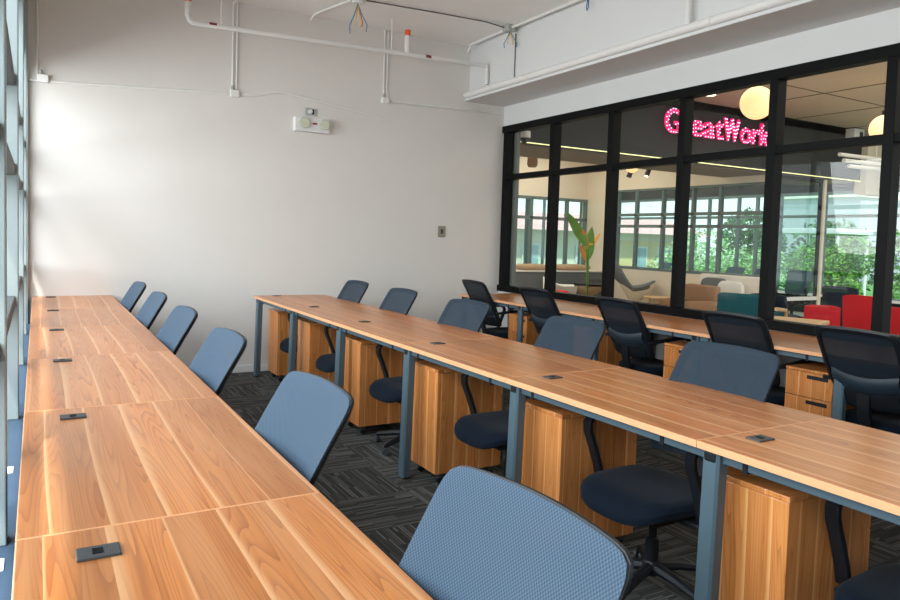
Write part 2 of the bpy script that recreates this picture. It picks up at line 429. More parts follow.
# ------------------------------------------------------------------ pedestals
def make_ped(label, loc, rz, group):
    t = thing('drawer_pedestal', label, 'drawer pedestal', loc, rz, group)
    D, W, H0, H1 = .42, .30, .065, .615
    MB().box((-D/2, -W/2, H0), (D/2-.02, W/2, H1), .002).build('body', M['ped'], t)
    MB().box((-D/2-.002, -W/2-.002, H1+.0015), (D/2+.002, W/2+.002, H1+.0185), .002).build('top_panel', M['ped'], t)
    z = H0+.002
    for h in (.245, .15, .145):
        d = MB().box((D/2-.019, -W/2+.001, z), (D/2, W/2-.001, z+h), .0015).build('drawer', M['ped'], t)
        if h < .2:
            MB().box((D/2-.004, -.012, z+h-.036), (D/2+.003, W/2-.03, z+h-.014), .002).build('handle', M['blackpl'], d)
        z += h+.0035
    for sx in (-1, 1):
        for sy in (-1, 1):
            c = MB().lathe([(.008, -.01), (.02, -.009), (.022, 0), (.02, .009), (.008, .01)], 14, (sx*(D/2-.05), sy*(W/2-.04), .022), 'Y').build('caster', M['blackpl'], t, True)
            MB().box((sx*(D/2-.05)-.016, sy*(W/2-.04)-.016, .034), (sx*(D/2-.05)+.016, sy*(W/2-.04)+.016, H0), .004).build('caster_fork', M['greypl'], c)
    return t
mp = None
PN = [6.30, 5.43, 4.40, 3.33, 2.275, 1.245]
for k, yn in enumerate(PN):
    lab = 'wooden drawer pedestal under the middle desk row, %s' % ORD[k]
    loc = (1.835+.212, yn+.15, 0)
    if mp is None: mp = make_ped(lab, loc, 0, 'pedestals under the middle row')
    else: dup(mp, lab, loc, 0)
for k, yf in enumerate([5.70, 4.72, 3.70, 2.715, 1.70]):
    dup(mp, 'wooden drawer pedestal facing out under the right desk row, %s' % ['farthest', 'second farthest', 'third farthest', 'fourth farthest', 'nearest the camera'][k], (3.90+.21, yf-.15, 0), PI, 'pedestals under the right row')

# ------------------------------------------------------------------ office chair (faces +X)
def xprof(z):
    pts = [(.44, -.235), (.50, -.256), (.60, -.290), (.70, -.330), (.80, -.374), (.90, -.421), (.97, -.455)]
    for (a, b), (c, d) in zip(pts[:-1], pts[1:]):
        if z <= c: return b+(d-b)*(z-a)/(c-a)
    return pts[-1][1]
def backpt(r, th, off=0.0):
    n = 16.0
    c, s = math.cos(th), math.sin(th)
    d = (abs(c)**n+abs(s)**n)**(-1/n)
    a, b = r*c*d, r*s*d
    t = (b+1)/2
    w = .205+.030*min(1, max(0, t/.50))**.8
    z = .475+.455*t-.012*a*a*t
    x = xprof(z)+(.058*(1-t)+.012)*a*a+off
    return (x, a*w, z)
def ringmesh(r0, r1, off, n=64, m=8):
    mb = MB()
    mb.grid(lambda u, v: backpt(r0+(r1-r0)*v, 2*PI*u, off), n, m, True)
    return mb
def make_chair(label, loc, rz, group):
    t = thing('office_chair', label, 'chair', loc, rz, group)
    # backrest frame: closed ring with thickness
    fr = MB()
    K = [(.86, -.004), (.86, -.016), (.94, -.018), (.995, -.009), (1.0, -.001), (.93, .0015), (.86, -.004)]
    fr.grid(lambda u, v: backpt(K[round(v*6)][0], 2*PI*u, K[round(v*6)][1]), 112, 7, True)
    bf = fr.build('back_frame', M['blackpl'], t, True)
    mp_ = MB(); mp_.grid(lambda u, v: backpt(.995*v, 2*PI*u, .004), 112, 10, True)
    mp_.build('mesh_back', M['mesh'], t, True)
    mb_ = MB(); mb_.grid(lambda u, v: backpt(.90*v, 2*PI*u, -.006), 112, 8, True)
    mb_.build('back_lining', M['lining'], t, True)
    # lumbar pad behind the mesh
    lp = MB()
    def lum(u, v):
        a = -1+2*u; zz = .60+.085*v-.03*(1-a*a)*1.0
        ye = .185*a
        return (xprof(zz)+.035*a*a-.012-.016*math.sin(PI*v), ye, zz)
    lp.grid(lum, 16, 6); lp.build('lumbar_pad', M['pad'], t, True)
    lq = MB(); lq.grid(lambda u, v: (xprof(.51+.07*v)+.035*(2*u-1)**2-.016, .17*(2*u-1), .51+.065*v-.012*(1-(2*u-1)**2)), 12, 4)
    lq.build('lower_back_panel', M['blackpl'], t, True)
    # spine to the seat
    MB().tube([(-.29, 0, .56), (-.285, 0, .48), (-.26, 0, .40), (-.20, 0, .365), (-.06, 0, .36)], 0, flat=(.07, .022), side=(0, 1, 0)).build('back_bracket', M['blackpl'], t, True)
    # seat cushion: rounded slab with waterfall front
    def seat(u, v):
        th = 2*PI*u; n = 3.6; c, s = math.cos(th), math.sin(th)
        d = (abs(c)**n+abs(s)**n)**(-1/n)
        prof = [(0, .408), (.55, .410), (.82, .407), (.94, .398), (1.0, .382), (1.0, .362), (.95, .350), (.6, .345), (0, .345)]
        f = v*8; i = min(7, int(f)); q = f-i
        r = prof[i][0]*(1-q)+prof[i+1][0]*q; z = prof[i][1]*(1-q)+prof[i+1][1]*q
        a, b = r*c*d, r*s*d
        x = .02+.235*a; y = .232*b*(1-.04*a)
        if a > .55: z -= .035*((a-.55)/.45)**2
        z += .016*b*b
        return (x, y, z)
    MB().grid(seat, 48, 25, True).build('seat', M['navy'], t, True)
    MB().box((-.17, -.17, .325), (.17, .17, .352), .012).build('seat_pan', M['blackpl'], t)
    # loop armrests
    for s in (-1, 1):
        y = s*.262
        path = [(.00, s*.15, .345), (.02, s*.235, .345), (.04, y, .365), (.055, y, .42), (.085, y, .50), (.115, y, .57), (.118, y, .605), (.100, y, .628), (.06, y, .638), (-.02, y, .636), (-.12, y, .628), (-.22, y*.97, .618), (-.272, s*.228, .612)]
        MB().tube(path[2:], 0, flat=(.042, .020), side=(0, 1, 0)).build('armrest', M['blackpl'], t, True)
        MB().box((-.02, min(s*.15, s*.272), .336), (.075, max(s*.15, s*.272), .358), .006).build('arm_bracket', M['blackpl'], t)
    # mechanism, column, base
    MB().box((-.10, -.06, .285), (.10, .06, .326), .012).build('tilt_mechanism', M['blackpl'], t)
    MB().lathe([(.026, .10), (.026, .20), (.017, .205), (.017, .29)], 16).build('gas_column', M['blackpl'], t, True)
    MB().lathe([(.0, .055), (.035, .06), (.038, .10), (.030, .115), (.0, .115)], 16).build('hub', M['blackpl'], t, True)
    for k in range(5):
        a = 2*PI*k/5+.31
        dx, dy = math.cos(a), math.sin(a)
        lg = MB().tube([(.02*dx, .02*dy, .088), (.12*dx, .12*dy, .080), (.235*dx, .235*dy, .058), (.25*dx, .25*dy, .050)], [.024, .02, .015, .013], 8).build('base_leg', M['blackpl'], t, True)
        mt = Matrix.Translation((.245*dx, .245*dy, .024)) @ Matrix.Rotation(a+.9, 4, 'Z')
        b = MB()
        for q in (-.012, .012): b.lathe([(.006, q-.007), (.022, q-.006), (.024, q), (.022, q+.006), (.006, q+.007)], 14, (0, 0, 0), 'X')
        b.bm.transform(mt); b.build('caster', M['greypl'], lg, True)
    return t
chair0 = None
LCH = [(.252, 5.92, .05), (.254, 4.93, .04), (.258, 3.97, .05), (.258, 2.98, .05), (.262, 1.90, .05), (.262, .90, .04)]
for k, (x, y, a) in enumerate(LCH):
    lab = 'blue mesh office chair at the left desks, %s' % ['closest to the white wall', 'second from the white wall', 'third from the white wall', 'fourth from the white wall', 'second nearest the camera', 'nearest the camera']  [k]
    if chair0 is None: chair0 = make_chair(lab, (x, y, 0), PI+a, 'chairs at the left desks')
    else: dup(chair0, lab, (x, y, 0), PI+a, 'chairs at the left desks')
MCH = [(2.06, 6.02, .03), (2.06, 5.08, .02), (2.06, 4.05, .08), (2.075, 2.99, .02), (2.06, 1.97, .03), (2.08, .93, .02)]
for k, (x, y, a) in enumerate(MCH):
    dup(chair0, 'dark blue office chair at the middle desks, %s' % ['closest to the white wall', 'second from the white wall', 'third from the white wall', 'fourth from the white wall', 'second nearest the camera', 'nearest the camera, back out of frame'][k], (x, y, 0), PI+a, 'chairs at the middle desks')
RCH = [(4.15, 6.09, -.05), (4.155, 5.09, .0), (4.16, 4.06, -.03), (4.155, 3.01, .02), (4.155, 2.215, .0)]
for k, (x, y, a) in enumerate(RCH):
    dup(chair0, 'black-framed mesh chair by the glass wall, %s' % ['closest to the white wall', 'second from the white wall', 'third from the white wall', 'second nearest the camera', 'nearest the camera'][k], (x, y, 0), a, 'chairs at the right desks')

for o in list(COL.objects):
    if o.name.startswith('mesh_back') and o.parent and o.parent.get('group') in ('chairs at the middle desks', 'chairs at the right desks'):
        o.material_slots[0].link = 'OBJECT'; o.material_slots[0].material = M['meshdim']

# ------------------------------------------------------------------ things on the back wall
em = thing('emergency_light', 'white twin-head emergency light mounted on the back wall', 'emergency light', (2.30, YB, 2.39))
MB().box((-.175, -.065, -.068), (.175, 0, .068), .008).build('housing', M['white'], em)
for sx in (-.085, .115):
    h = MB().lathe([(.030, .0), (.050, -.028), (.052, -.034), (.046, -.036)], 20, (sx, -.062, .008), 'Y').build('lamp_head', M['socket'], em, True)
    MB().lathe([(.0, -.0365), (.02, -.0375), (.045, -.0385), (.047, -.036)], 20, (sx, -.062, .008), 'Y').build('reflector', M['reflector'], h, True)
MB().box((.0, -.0665, .005), (.045, -.0655, .022)).build('red_marking', M['redpaint'], em)
ol = thing('power_outlet', 'grey power outlet with a plug above the emergency light', 'outlet', (2.30, YB, 2.522))
MB().box((-.062, -.012, -.036), (.062, 0, .036), .004).build('plate', M['socket'], ol)
MB().lathe([(.018, -.04), (.02, -.012)], 14, (-.012, 0, 0), 'Y').build('plug', M['white'], ol, True)
MB().box((.005, -.016, -.022), (.028, -.0115, .024), .002).build('socket', M['blackpl'], ol)
sw = thing('light_switch', 'small bronze-grey light switch on the back wall', 'switch', (3.795, YB, 1.405))
MB().box((-.045, -.010, -.06), (.045, 0, .06), .004).build('plate', plain('switch_plate', (.30, .27, .20), .4, metal=.3), sw)
MB().box((-.016, -.014, -.025), (.016, -.0095, .025), .002).build('rocker', M['greypl'], sw)
# surface conduit along the wall
r = .011
tag(MB().tube([(-.06, YB-.0105, 2.505), (.75, YB-.0105, 2.553), (1.50, YB-.0105, 2.597)], r, 8).build('conduit_pipe', M['pipew'], smooth=True), 'thin white conduit across the left part of the back wall', 'conduit', 'wall conduits')
tag(MB().tube([(1.63, YB-.0105, 2.60), (1.76, YB-.0105, 2.61), (1.95, YB-.0105, 2.665), (2.05, YB-.0105, 2.672), (3.03, YB-.0105, 2.55)], r, 8).build('conduit_pipe', M['pipew'], smooth=True), 'thin white conduit with a kink above the emergency light', 'conduit', 'wall conduits')
tag(MB().tube([(3.13, YB-.0105, 2.725), (4.5, YB-.0105, 2.755)], r, 8).build('conduit_pipe', M['pipew'], smooth=True), 'thin white conduit running to the right corner of the back wall', 'conduit', 'wall conduits')
for (x, z, lab) in ((.04, 2.53, 'leftmost, by the windows'), (1.565, 2.605, 'left of the emergency light'), (3.08, 2.725, 'right of the emergency light')):
    jb = thing('junction_box', 'small white junction box on the back wall conduit, %s' % lab, 'junction box', (x, YB, z), 0, 'wall junction boxes')
    MB().box((-.04, -.04, -.032), (.04, 0, .032), .006).build('box_body', M['pipew'], jb)
    MB().lathe([(.013, 0), (.013, .04)], 10, (-.018, -.02, .028)).build('connector', M['socket'], jb)
for (x, z0, lab) in ((-.0, 2.57, 'near the window corner'), (1.548, 2.645, 'left one of the pair over the left junction box'), (1.585, 2.645, 'right one of the pair over the left junction box'), (3.062, 2.765, 'left one of the pair over the right junction box'), (3.098, 2.765, 'right one of the pair over the right junction box')):
    tag(MB().tube([(x, YB-.0105, z0), (x, YB-.0105, ZC)], .008, 8).build('conduit_drop', M['pipew'], smooth=True), 'vertical wall conduit, %s' % lab, 'conduit', 'vertical wall conduits')

# ------------------------------------------------------------------ ceiling services
sp = thing('sprinkler_pipe', 'long white sprinkler pipe with orange-capped risers below the ceiling', 'pipe', (1.09, 6.5, 3.078))
MB().tube([(0, 0, .10), (0, 0, .045), (.012, 0, .015), (.04, 0, .0), (1.0, 0, .025), (2.93, 0, .072), (2.965, 0, .066), (2.97, 0, .03), (2.97, 0, -.12)], .021, 12).build('pipe_run', M['pipew'], sp, True)
MB().lathe([(.026, .05), (.028, .16), (.022, .17)], 14).build('riser', M['pipew'], sp, True)
MB().lathe([(.026, .17), (.024, .21), (.015, .215)], 14).build('sprinkler_cap', M['orange'], sp, True)
MB().lathe([(.022, .055), (.026, .08), (.028, .22), (.022, .23)], 14, (2.04, 0, 0)).build('riser', M['pipew'], sp, True)
MB().lathe([(.028, .23), (.028, .28), (.015, .288)], 14, (2.04, 0, 0)).build('sprinkler_cap', M['orange'], sp, True)
for x in (.27, 1.87):
    MB().tube([(x, 0, .025), (x, 0, ZC-3.078)], .006, 8).build('hanger_rod', M['pipew'], sp, True)
for x in (.17, 2.24):
    MB().lathe([(.0218, 0), (.0218, .06)], 12, (x, 0, .004+.024*x), 'X').build('red_marking', M['redpaint'], sp)
bp = thing('beam_pipe', 'thick white pipe running along the lower edge of the ceiling beam', 'pipe', (4.035, 0, 2.90))
MB().tube([(0, Y0, 0), (0, 6.88, 0)], .032, 14).build('pipe_run', M['pipew'], bp, True)
for y in (3.75, 1.9): MB().tube([(0, y, .02), (0, y, ZC-2.90)], .022, 10).build('riser', M['pipew'], bp, True)
for y in (5.7, 3.55, 2.9): MB().lathe([(.036, -.025), (.038, 0), (.036, .025)], 14, (0, y, 0), 'Y').build('coupling', M['pipew'], bp, True)
struct('trim_1', MB().box((4.03, Y0, 2.838), (4.09, YB, 2.866), .004), M['wallright'])
# ceiling conduits, boxes and loose wires
def wires(t, c, L, spread=.05):
    for i, (mk, dx, dy, l) in enumerate((('wireb', -1, .2, 1), ('wirey', .3, -.4, .8), ('wirer', .8, .3, .7), ('wireb', 1.1, -.5, .9), ('wirey', 0, .6, .7))):
        MB().tube([c, (c[0]+dx*spread*.4, c[1]+dy*spread*.4, c[2]-L*l*.35), (c[0]+dx*spread, c[1]+dy*spread, c[2]-L*l*.75), (c[0]+dx*spread*.9, c[1]+dy*spread, c[2]-L*l)], .0045, 6).build('wire', M[mk], t, True)
cb = thing('ceiling_junction_box', 'ceiling junction box with bunch of coloured loose wires above the back wall', 'junction box', (2.46, 6.14, ZC))
MB().lathe([(.05, -.045), (.055, -.001)], 12).build('box_body', M['pipew'], cb, True)
wires(cb, (0, 0, -.045), .27, .07)
cb2 = thing('ceiling_junction_box', 'ceiling junction box with blue and yellow wires by the beam', 'junction box', (3.99, 6.0, ZC))
MB().box((-.05, -.05, -.06), (.05, .05, -.001), .006).build('box_body', M['socket'], cb2)
wires(cb2, (0, -.02, -.06), .17, .06)
tag(MB().tube([(2.40, 6.16, ZC-.02), (2.32, 6.42, ZC-.03), (2.26, 6.70, ZC-.03), (2.24, 6.78, ZC-.07)], .012, 8).build('ceiling_conduit', M['pipew'], smooth=True), 'short bent white conduit from the coloured wires to the back wall', 'conduit')
tag(MB().tube([(1.66, 6.3, ZC-.02), (1.55, 6.6, ZC-.03), (1.52, 6.75, ZC-.06)], .012, 8).build('ceiling_conduit', M['pipew'], smooth=True), 'short bent white conduit above the left junction box', 'conduit')
tag(MB().tube([(2.52, 6.10, ZC-.015), (3.2, 6.02, ZC-.018), (3.70, 5.98, ZC-.02), (3.93, 6.0, ZC-.03)], .006, 6).build('ceiling_cable', M['wirek'], smooth=True), 'thin dark cable sagging across the ceiling between two junction boxes', 'cable')
tag(MB().tube([(3.99, 6.78, ZC-.10), (3.99, 6.72, ZC-.035), (3.99, 6.5, ZC-.03), (3.99, 6.06, ZC-.03)], .013, 8).build('ceiling_conduit', M['pipew'], smooth=True), 'white ceiling conduit from the beam junction box back to the wall', 'conduit')
tag(MB().tube([(3.99, 5.94, ZC-.03), (4.0, 4.0, ZC-.03), (4.0, 1.5, ZC-.03)], .013, 8).build('ceiling_conduit', M['pipew'], smooth=True), 'white ceiling conduit from the beam junction box toward the camera', 'conduit')
tag(MB().tube([(4.085, 6.02, ZC-.06), (4.085, 6.02, 2.955)], .006, 8).build('conduit_drop', M['wirek'], smooth=True), 'thin grey vertical conduit down the beam face under the junction box', 'conduit')
wl = thing('hanging_wire_loop', 'blue loop of wire hanging from the ceiling near the beam', 'wire', (4.04, 4.88, ZC))
MB().tube([(0, 0, -.002), (.008, 0, -.06), (.014, .01, -.10), (0, .01, -.125), (-.014, 0, -.10), (-.008, 0, -.06), (0, 0, -.002)], .005, 6).build('wire', M['wireb'], wl, True)

# ------------------------------------------------------------------ lobby shell
LX0 = XR+.06; LX1 = 14.0; LYB = 11.8
struct('floor_lobby', MB().box((LX0, Y0, -.1), (LX1+.1, LYB+.1, 0)), M['lobbyfloor'])
lc = MB(); lc.box((LX0, Y0, 3.37), (LX1+.1, 7.2, 3.7)); struct('ceiling_lobby', lc, M['lobbyceil'])
struct('ceiling_lobby_far', MB().box((3.5, 7.2, 3.25), (LX1+.1, 16.1, 3.36)), M['cream'])
struct('trim_2', MB().box((LX0, 7.2, 2.52), (12.05, 7.32, 3.7)), M['darkpaint'])
struct('trim_3', MB().box((LX0, 7.32, 2.50), (12.05, 8.3, 2.54)), M['soffit'])
struct('trim_4', MB().box((LX0, 8.27, 2.54), (9.95, 8.3, 3.25)), M['cream'])
struct('trim_5', MB().box((LX0, 7.186, 2.515), (12.05, 7.2, 2.526)), M['led'])
seam = MB()
for x in (6.0, 7.4, 8.8, 10.2, 11.6, 13.0): seam.box((x-.008, Y0, 3.364), (x+.008, 7.2, 3.37))
for y in (1.0, 2.6, 4.2, 5.8): seam.box((LX0, y-.008, 3.364), (LX1, y+.008, 3.37))
struct('trim_6', seam, plain('ceiling_seam', (.12, .10, .08), .9))
# back wall of the lobby with windows
wb = MB()
wb.box((LX0, LYB, 0), (7.0, LYB+.12, 3.3)); wb.box((7.0, LYB, 0), (9.93, LYB+.12, .82)); wb.box((7.0, LYB, 2.2), (9.93, LYB+.12, 3.3)); wb.box((9.93, LYB, 0), (10.05, LYB+.12, 3.3))
struct('wall_lobby_back', wb, M['cream'])
struct('wall_lobby_left', MB().box((LX0-.15, 7.02, 0), (LX0-.02, LYB, 3.6)), M['cream'])
struct('floor_office', MB().box((10.0, LYB, -.1), (LX1+.1, 16.1, 0)), M['lobbyfloor'])

def frame_grid(name, axis, at, us, zs, bar=.05, mat=None, gl=None, thick=.08):
    t = thing(name, 'x', 'x'); del t['label']; del t['category']; t['kind'] = 'structure'
    def bx(u0, u1, z0, z1, nm):
        if axis == 'Y': MB().box((u0, at-thick/2, z0), (u1, at+thick/2, z1), .003).build(nm, mat, t)
        else: MB().box((at-thick/2, u0, z0), (at+thick/2, u1, z1), .003).build(nm, mat, t)
    for u in us: bx(u-bar/2, u+bar/2, zs[0], zs[-1], 'mullion')
    for z in zs: bx(us[0]-bar/2, us[-1]+bar/2, z-bar/2, z+bar/2, 'window_rail')
    a, b, c, d = us[0], us[-1], zs[0], zs[-1]
    q = [(a, at, c), (b, at, c), (b, at, d), (a, at, d)] if axis == 'Y' else [(at, a, c), (at, b, c), (at, b, d), (at, a, d)]
    MB().poly(q).build('window_pane', gl, t)
    return t
M['tealframe'] = plain('grey_teal_frame', (.12, .17, .17), .5)
frame_grid('window_4', 'Y', LYB, [7.0, 7.75, 8.52, 9.43, 9.93], [.82, 1.80, 2.2], .06, M['tealframe'], M['glassgreen'])
frame_grid('window_8', 'Y', 16.0, [10.0, 12.0, 13.95], [.05, 2.5, 3.22], .05, M['tealframe'], M['glass'])
frame_grid('window_9', 'X', 10.0, [12.0, 14.0, 15.9], [.05, 2.5, 3.22], .05, M['tealframe'], M['glass'])
# glazed partition of the far office (parallel to our glass wall)
struct('wall_partition', MB().box((9.95, 7.3, 0), (10.05, 10.9, .84)), M['cream'])
struct('wall_partition_end', MB().box((9.95, 10.9, 0), (10.05, LYB, 3.3)), M['cream'])
struct('wall_partition_top', MB().box((9.95, 7.3, 2.39), (10.05, 10.9, 3.3)), M['cream'])
frame_grid('window_5', 'X', 10.0, [7.3, 8.36, 8.95, 9.66, 10.35, 10.87], [.87, 1.68, 1.90, 2.38], .055, M['tealframe'], M['glassgreen'])
# outer facade
fc = MB(); fc.box((LX1, Y0, 0), (LX1+.12, 16, .36)); fc.box((LX1, Y0, 2.5), (LX1+.12, 16, 3.7))
struct('wall_facade', fc, M['darkpaint'])
struct('trim_7', MB().box((LX1-.10, Y0, .37), (LX1+.02, 16, .42)), M['white'])
frame_grid('window_6', 'X', LX1+.02, [-1.3, 0, 1.3, 2.6, 3.9, 5.2, 6.5, 7.78, 9.07, 10.1, 10.7, 11.2, 12.05, 12.55, 13.55, 14.5, 15.2, 15.95], [.42, 2.03, 2.5], .06, M['tealframe'], M['glassgreen'])
frame_grid('window_7', 'Y', 7.33, [10.05, 11.2], [.06, 2.47], .05, M['darkpaint'], M['glassgreen'])
struct('trim_8', MB().box((11.175, 7.26, 0), (11.235, 7.303, 2.49), .004), M['cream'])
struct('trim_9', MB().box((10.05, 7.28, .50), (11.2, 7.30, .56)), M['white'])
struct('reflection_box', MB().box((12.06, 7.1, 2.30), (12.85, 7.3, 3.6)), M['cream'])  # added pale box standing in for a reflection on the glass, no column there

struct('trim_10', MB().box((4.655, 6.76, .0), (4.70, 6.86, 3.3)), plain('jamb_green_grey', (.12, .14, .125), .6))

# ------------------------------------------------------------------ sign
def make_sign():
    sg = thing('lit_sign', 'red light-bulb letter sign reading GreatWork on the dark lobby fascia', 'sign', (7.31, 7.13, 2.872))
    cu = bpy.data.curves.new('sign_text', 'FONT'); cu.size = .46; cu.offset = .005; cu.space_character = 1.0
    dg = bpy.context.evaluated_depsgraph_get()
    pen = 0.0; s = 'GreatWork'
    adv = {'G': .325, 'r': .185, 'e': .25, 'a': .24, 't': .175, 'W': .365, 'o': .25, 'k': .24}
    for ch in s:
        cu.body = ch
        to = bpy.data.objects.new('tmp', cu); COL.objects.link(to)
        bpy.context.view_layer.update()
        me = bpy.data.meshes.new_from_object(to.evaluated_get(bpy.context.evaluated_depsgraph_get()))
        COL.objects.unlink(to); bpy.data.objects.remove(to)
        vs = [v.co.copy() for v in me.vertices]; me.calc_loop_triangles()
        tris = [[vs[i] for i in t.vertices] for t in me.loop_triangles]
        x0 = min(v.x for v in vs); x1 = max(v.x for v in vs); y0 = min(v.y for v in vs); y1 = max(v.y for v in vs)
        k = (adv[ch]*.90)/(x1-x0)*1.0
        b = MB()
        for v in vs: pass
        bm2 = bmesh.new(); bm2.from_mesh(me)
        ext = bmesh.ops.extrude_face_region(bm2, geom=bm2.faces[:])
        for v in [g for g in ext['geom'] if isinstance(g, bmesh.types.BMVert)]: v.co.z += .03
        for v in bm2.verts: v.co = Vector((pen+(v.co.x-x0)*k, -v.co.z, v.co.y))
        b.add(bm2); lt = b.build('letter', M['signred'], sg)
        # bulbs on a grid inside the glyph
        d = MB(); st = .047
        def inside(px, py):
            for a, bb, c in tris:
                d1 = (px-bb.x)*(a.y-bb.y)-(a.x-bb.x)*(py-bb.y); d2 = (px-c.x)*(bb.y-c.y)-(bb.x-c.x)*(py-c.y); d3 = (px-a.x)*(c.y-a.y)-(c.x-a.x)*(py-a.y)
                if not ((d1 < 0 or d2 < 0 or d3 < 0) and (d1 > 0 or d2 > 0 or d3 > 0)): return True
            return False
        pts = []
        yy = y0+.015
        while yy < y1:
            xx = x0+.012
            while xx < x1:
                if inside(xx, yy) and all((xx-p[0])**2+(yy-p[1])**2 > (st*.95)**2 for p in pts): pts.append((xx, yy))
                xx += .012
            yy += .012
        for (px, py) in pts: d.sphere((pen+(px-x0)*k, -.033, py), .0105, sub=1)
        d.build('bulbs', M['signdot'], lt)
        pen += adv[ch]
        bpy.data.meshes.remove(me)
    return sg
make_sign()

# ------------------------------------------------------------------ lobby lights
def globe(loc, r, lab):
    t = thing('globe_pendant', lab, 'pendant lamp', loc)
    MB().sphere((0, 0, 0), r, sub=4).build('globe', M['globe'], t, True)
    MB().lathe([(.03, r*.97), (.035, r+.05), (.015, r+.06)], 12).build('cap', M['blackpl'], t)
    MB().tube([(0, 0, r+.05), (0, 0, (3.37 if loc[1] < 7 else 3.25)-loc[2])], .005, 6).build('cord', M['blackpl'], t)
globe((6.27, 4.86, 2.80), .165, 'large glowing globe pendant right of the red sign')
globe((8.70, 4.94, 2.80), .165, 'glowing globe pendant at the far right edge of the glass wall')
globe((8.25, 8.7, 2.59), .11, 'glowing globe lamp low under the soffit, left of the red sign')
for (x, y, lab) in ((7.565, 5.957, 'above the big globe lamp'), (7.69, 6.70, 'above the red sign')):
    t = thing('downlight', 'small lit downlight in the lobby ceiling %s' % lab, 'downlight', (x, y, 3.37), 0, 'lobby downlights')
    MB().lathe([(.09, -.03), (.10, -.001)], 18).build('rim', M['white'], t)
    MB().lathe([(.0, -.036), (.075, -.032)], 18).build('lens', M['spotlit'], t)
for (x, z, lit, lab) in ((8.36, 2.52, 0, 'leftmost, unlit'), (8.79, 2.56, 0, 'middle, unlit'), (9.2, 2.60, 1, 'right one, lit')):
    t = thing('spotlight', 'black track spotlight under the far lobby ceiling, %s' % lab, 'spotlight', (x, 9.3, z), 0, 'track spotlights')
    m = Matrix.Rotation(.45, 4, 'Y')
    b = MB().lathe([(.035, .08), (.042, .06), (.045, -.08), (.035, -.08)], 14); b.bm.transform(m); b.build('lamp_head', M['blackpl'], t, True)
    MB().tube([(0, 0, .05), (0, 0, 3.25-z)], .01, 6).build('stem', M['blackpl'], t)
    b = MB().lathe([(.0, -.084), (.036, -.083)], 14); b.bm.transform(m); b.build('lens', M['spotlit'] if lit else M['greypl'], t)
cc = thing('dome_camera', 'white dome security camera at the left end of the lit soffit', 'security camera', (5.0, 7.11, 2.565))
MB().lathe([(.0, .075), (.07, .07), (.075, .0), (.06, -.01)], 18).build('housing', M['white'], cc, True)
MB().lathe([(.058, -.008), (.052, -.04), (.03, -.062), (.0, -.07)], 18).build('dome', M['blackpl'], cc, True)
MB().box((-.05, .04, .0), (.05, .085, .06), .004).build('mount', M['white'], cc)
ln = thing('pendant_lantern', 'small brown hanging lantern under the soffit at the left of the glass wall', 'pendant lamp', (6.35, 8.8, 2.52))
MB().lathe([(.05, .10), (.075, .05), (.08, -.05), (.06, -.09)], 12).build('shade', M['brown'], ln, True)
MB().tube([(0, 0, .08), (0, 0, .12)], .012, 6).build('cord', M['blackpl'], ln)
pc = thing('white_ceiling_pipes', 'bundle of three white horizontal pipes near the right end of the dark lobby fascia', 'pipes', (10.71, 6.75, 2.744))
for (z, x0) in ((.08, 0), (.0, .12), (-.08, .27)): MB().tube([(x0, 0, z), (2.3, 0, z+.03)], .03, 10).build('pipe', M['pipew'], pc, True)
for x in (1.0, 1.6): MB().tube([(x, 0, 0), (x, 0, .626)], .008, 6).build('hanger_rod', M['pipew'], pc)
cam2 = thing('wall_device', 'small white boxed device on the dark fascia near the right globe', 'device', (11.68, 7.13, 3.26))
MB().box((-.14, -.10, -.09), (.14, .06, .09), .01).build('box_body', M['white'], cam2)
MB().lathe([(.0, -.105), (.05, -.102), (.05, -.09)], 14, (.05, 0, 0), 'Y').build('lens', M['blackpl'], cam2)

# ------------------------------------------------------------------ lobby furniture
ct = thing('low_cabinet', 'long dark grey low cabinet with pale top under the far windows', 'cabinet', (8.9, 11.45, 0))
MB().box((-1.9, -.25, .06), (1.05, .25, .735), .006).build('body', M['greyfab'], ct)
MB().box((-1.92, -.27, .737), (1.07, .27, .765), .006).build('top_panel', M['softwhite'], ct)
MB().box((-1.85, -.22, 0), (1.0, .22, .06)).build('plinth', M['blackpl'], ct)
def cushion(c, s, name, mat, parent=None):
    mb = MB()
    def f(u, v):
        th = 2*PI*u; ph = -PI/2+PI*v
        n = .45
        sg = lambda x: math.copysign(abs(x)**n, x)
        return (c[0]+s[0]*sg(math.cos(ph))*sg(math.cos(th)), c[1]+s[1]*sg(math.cos(ph))*sg(math.sin(th)), c[2]+s[2]*math.copysign(abs(math.sin(ph))**.7, math.sin(ph)))
    mb.grid(f, 32, 13, True)
    return mb.build(name, mat, parent, True)
tag(cushion((8.32, 11.42, .825), (.34, .18, .06), 'cushion', M['tan']), 'left tan cushion-shaped piece lying on the grey low cabinet', 'cushion', 'tan pieces on the low cabinet')  # tan cushion-shaped forms on the cabinet top
tag(cushion((9.32, 11.42, .825), (.40, .18, .06), 'cushion', M['tan']), 'right tan cushion-shaped piece lying on the grey low cabinet', 'cushion', 'tan pieces on the low cabinet')
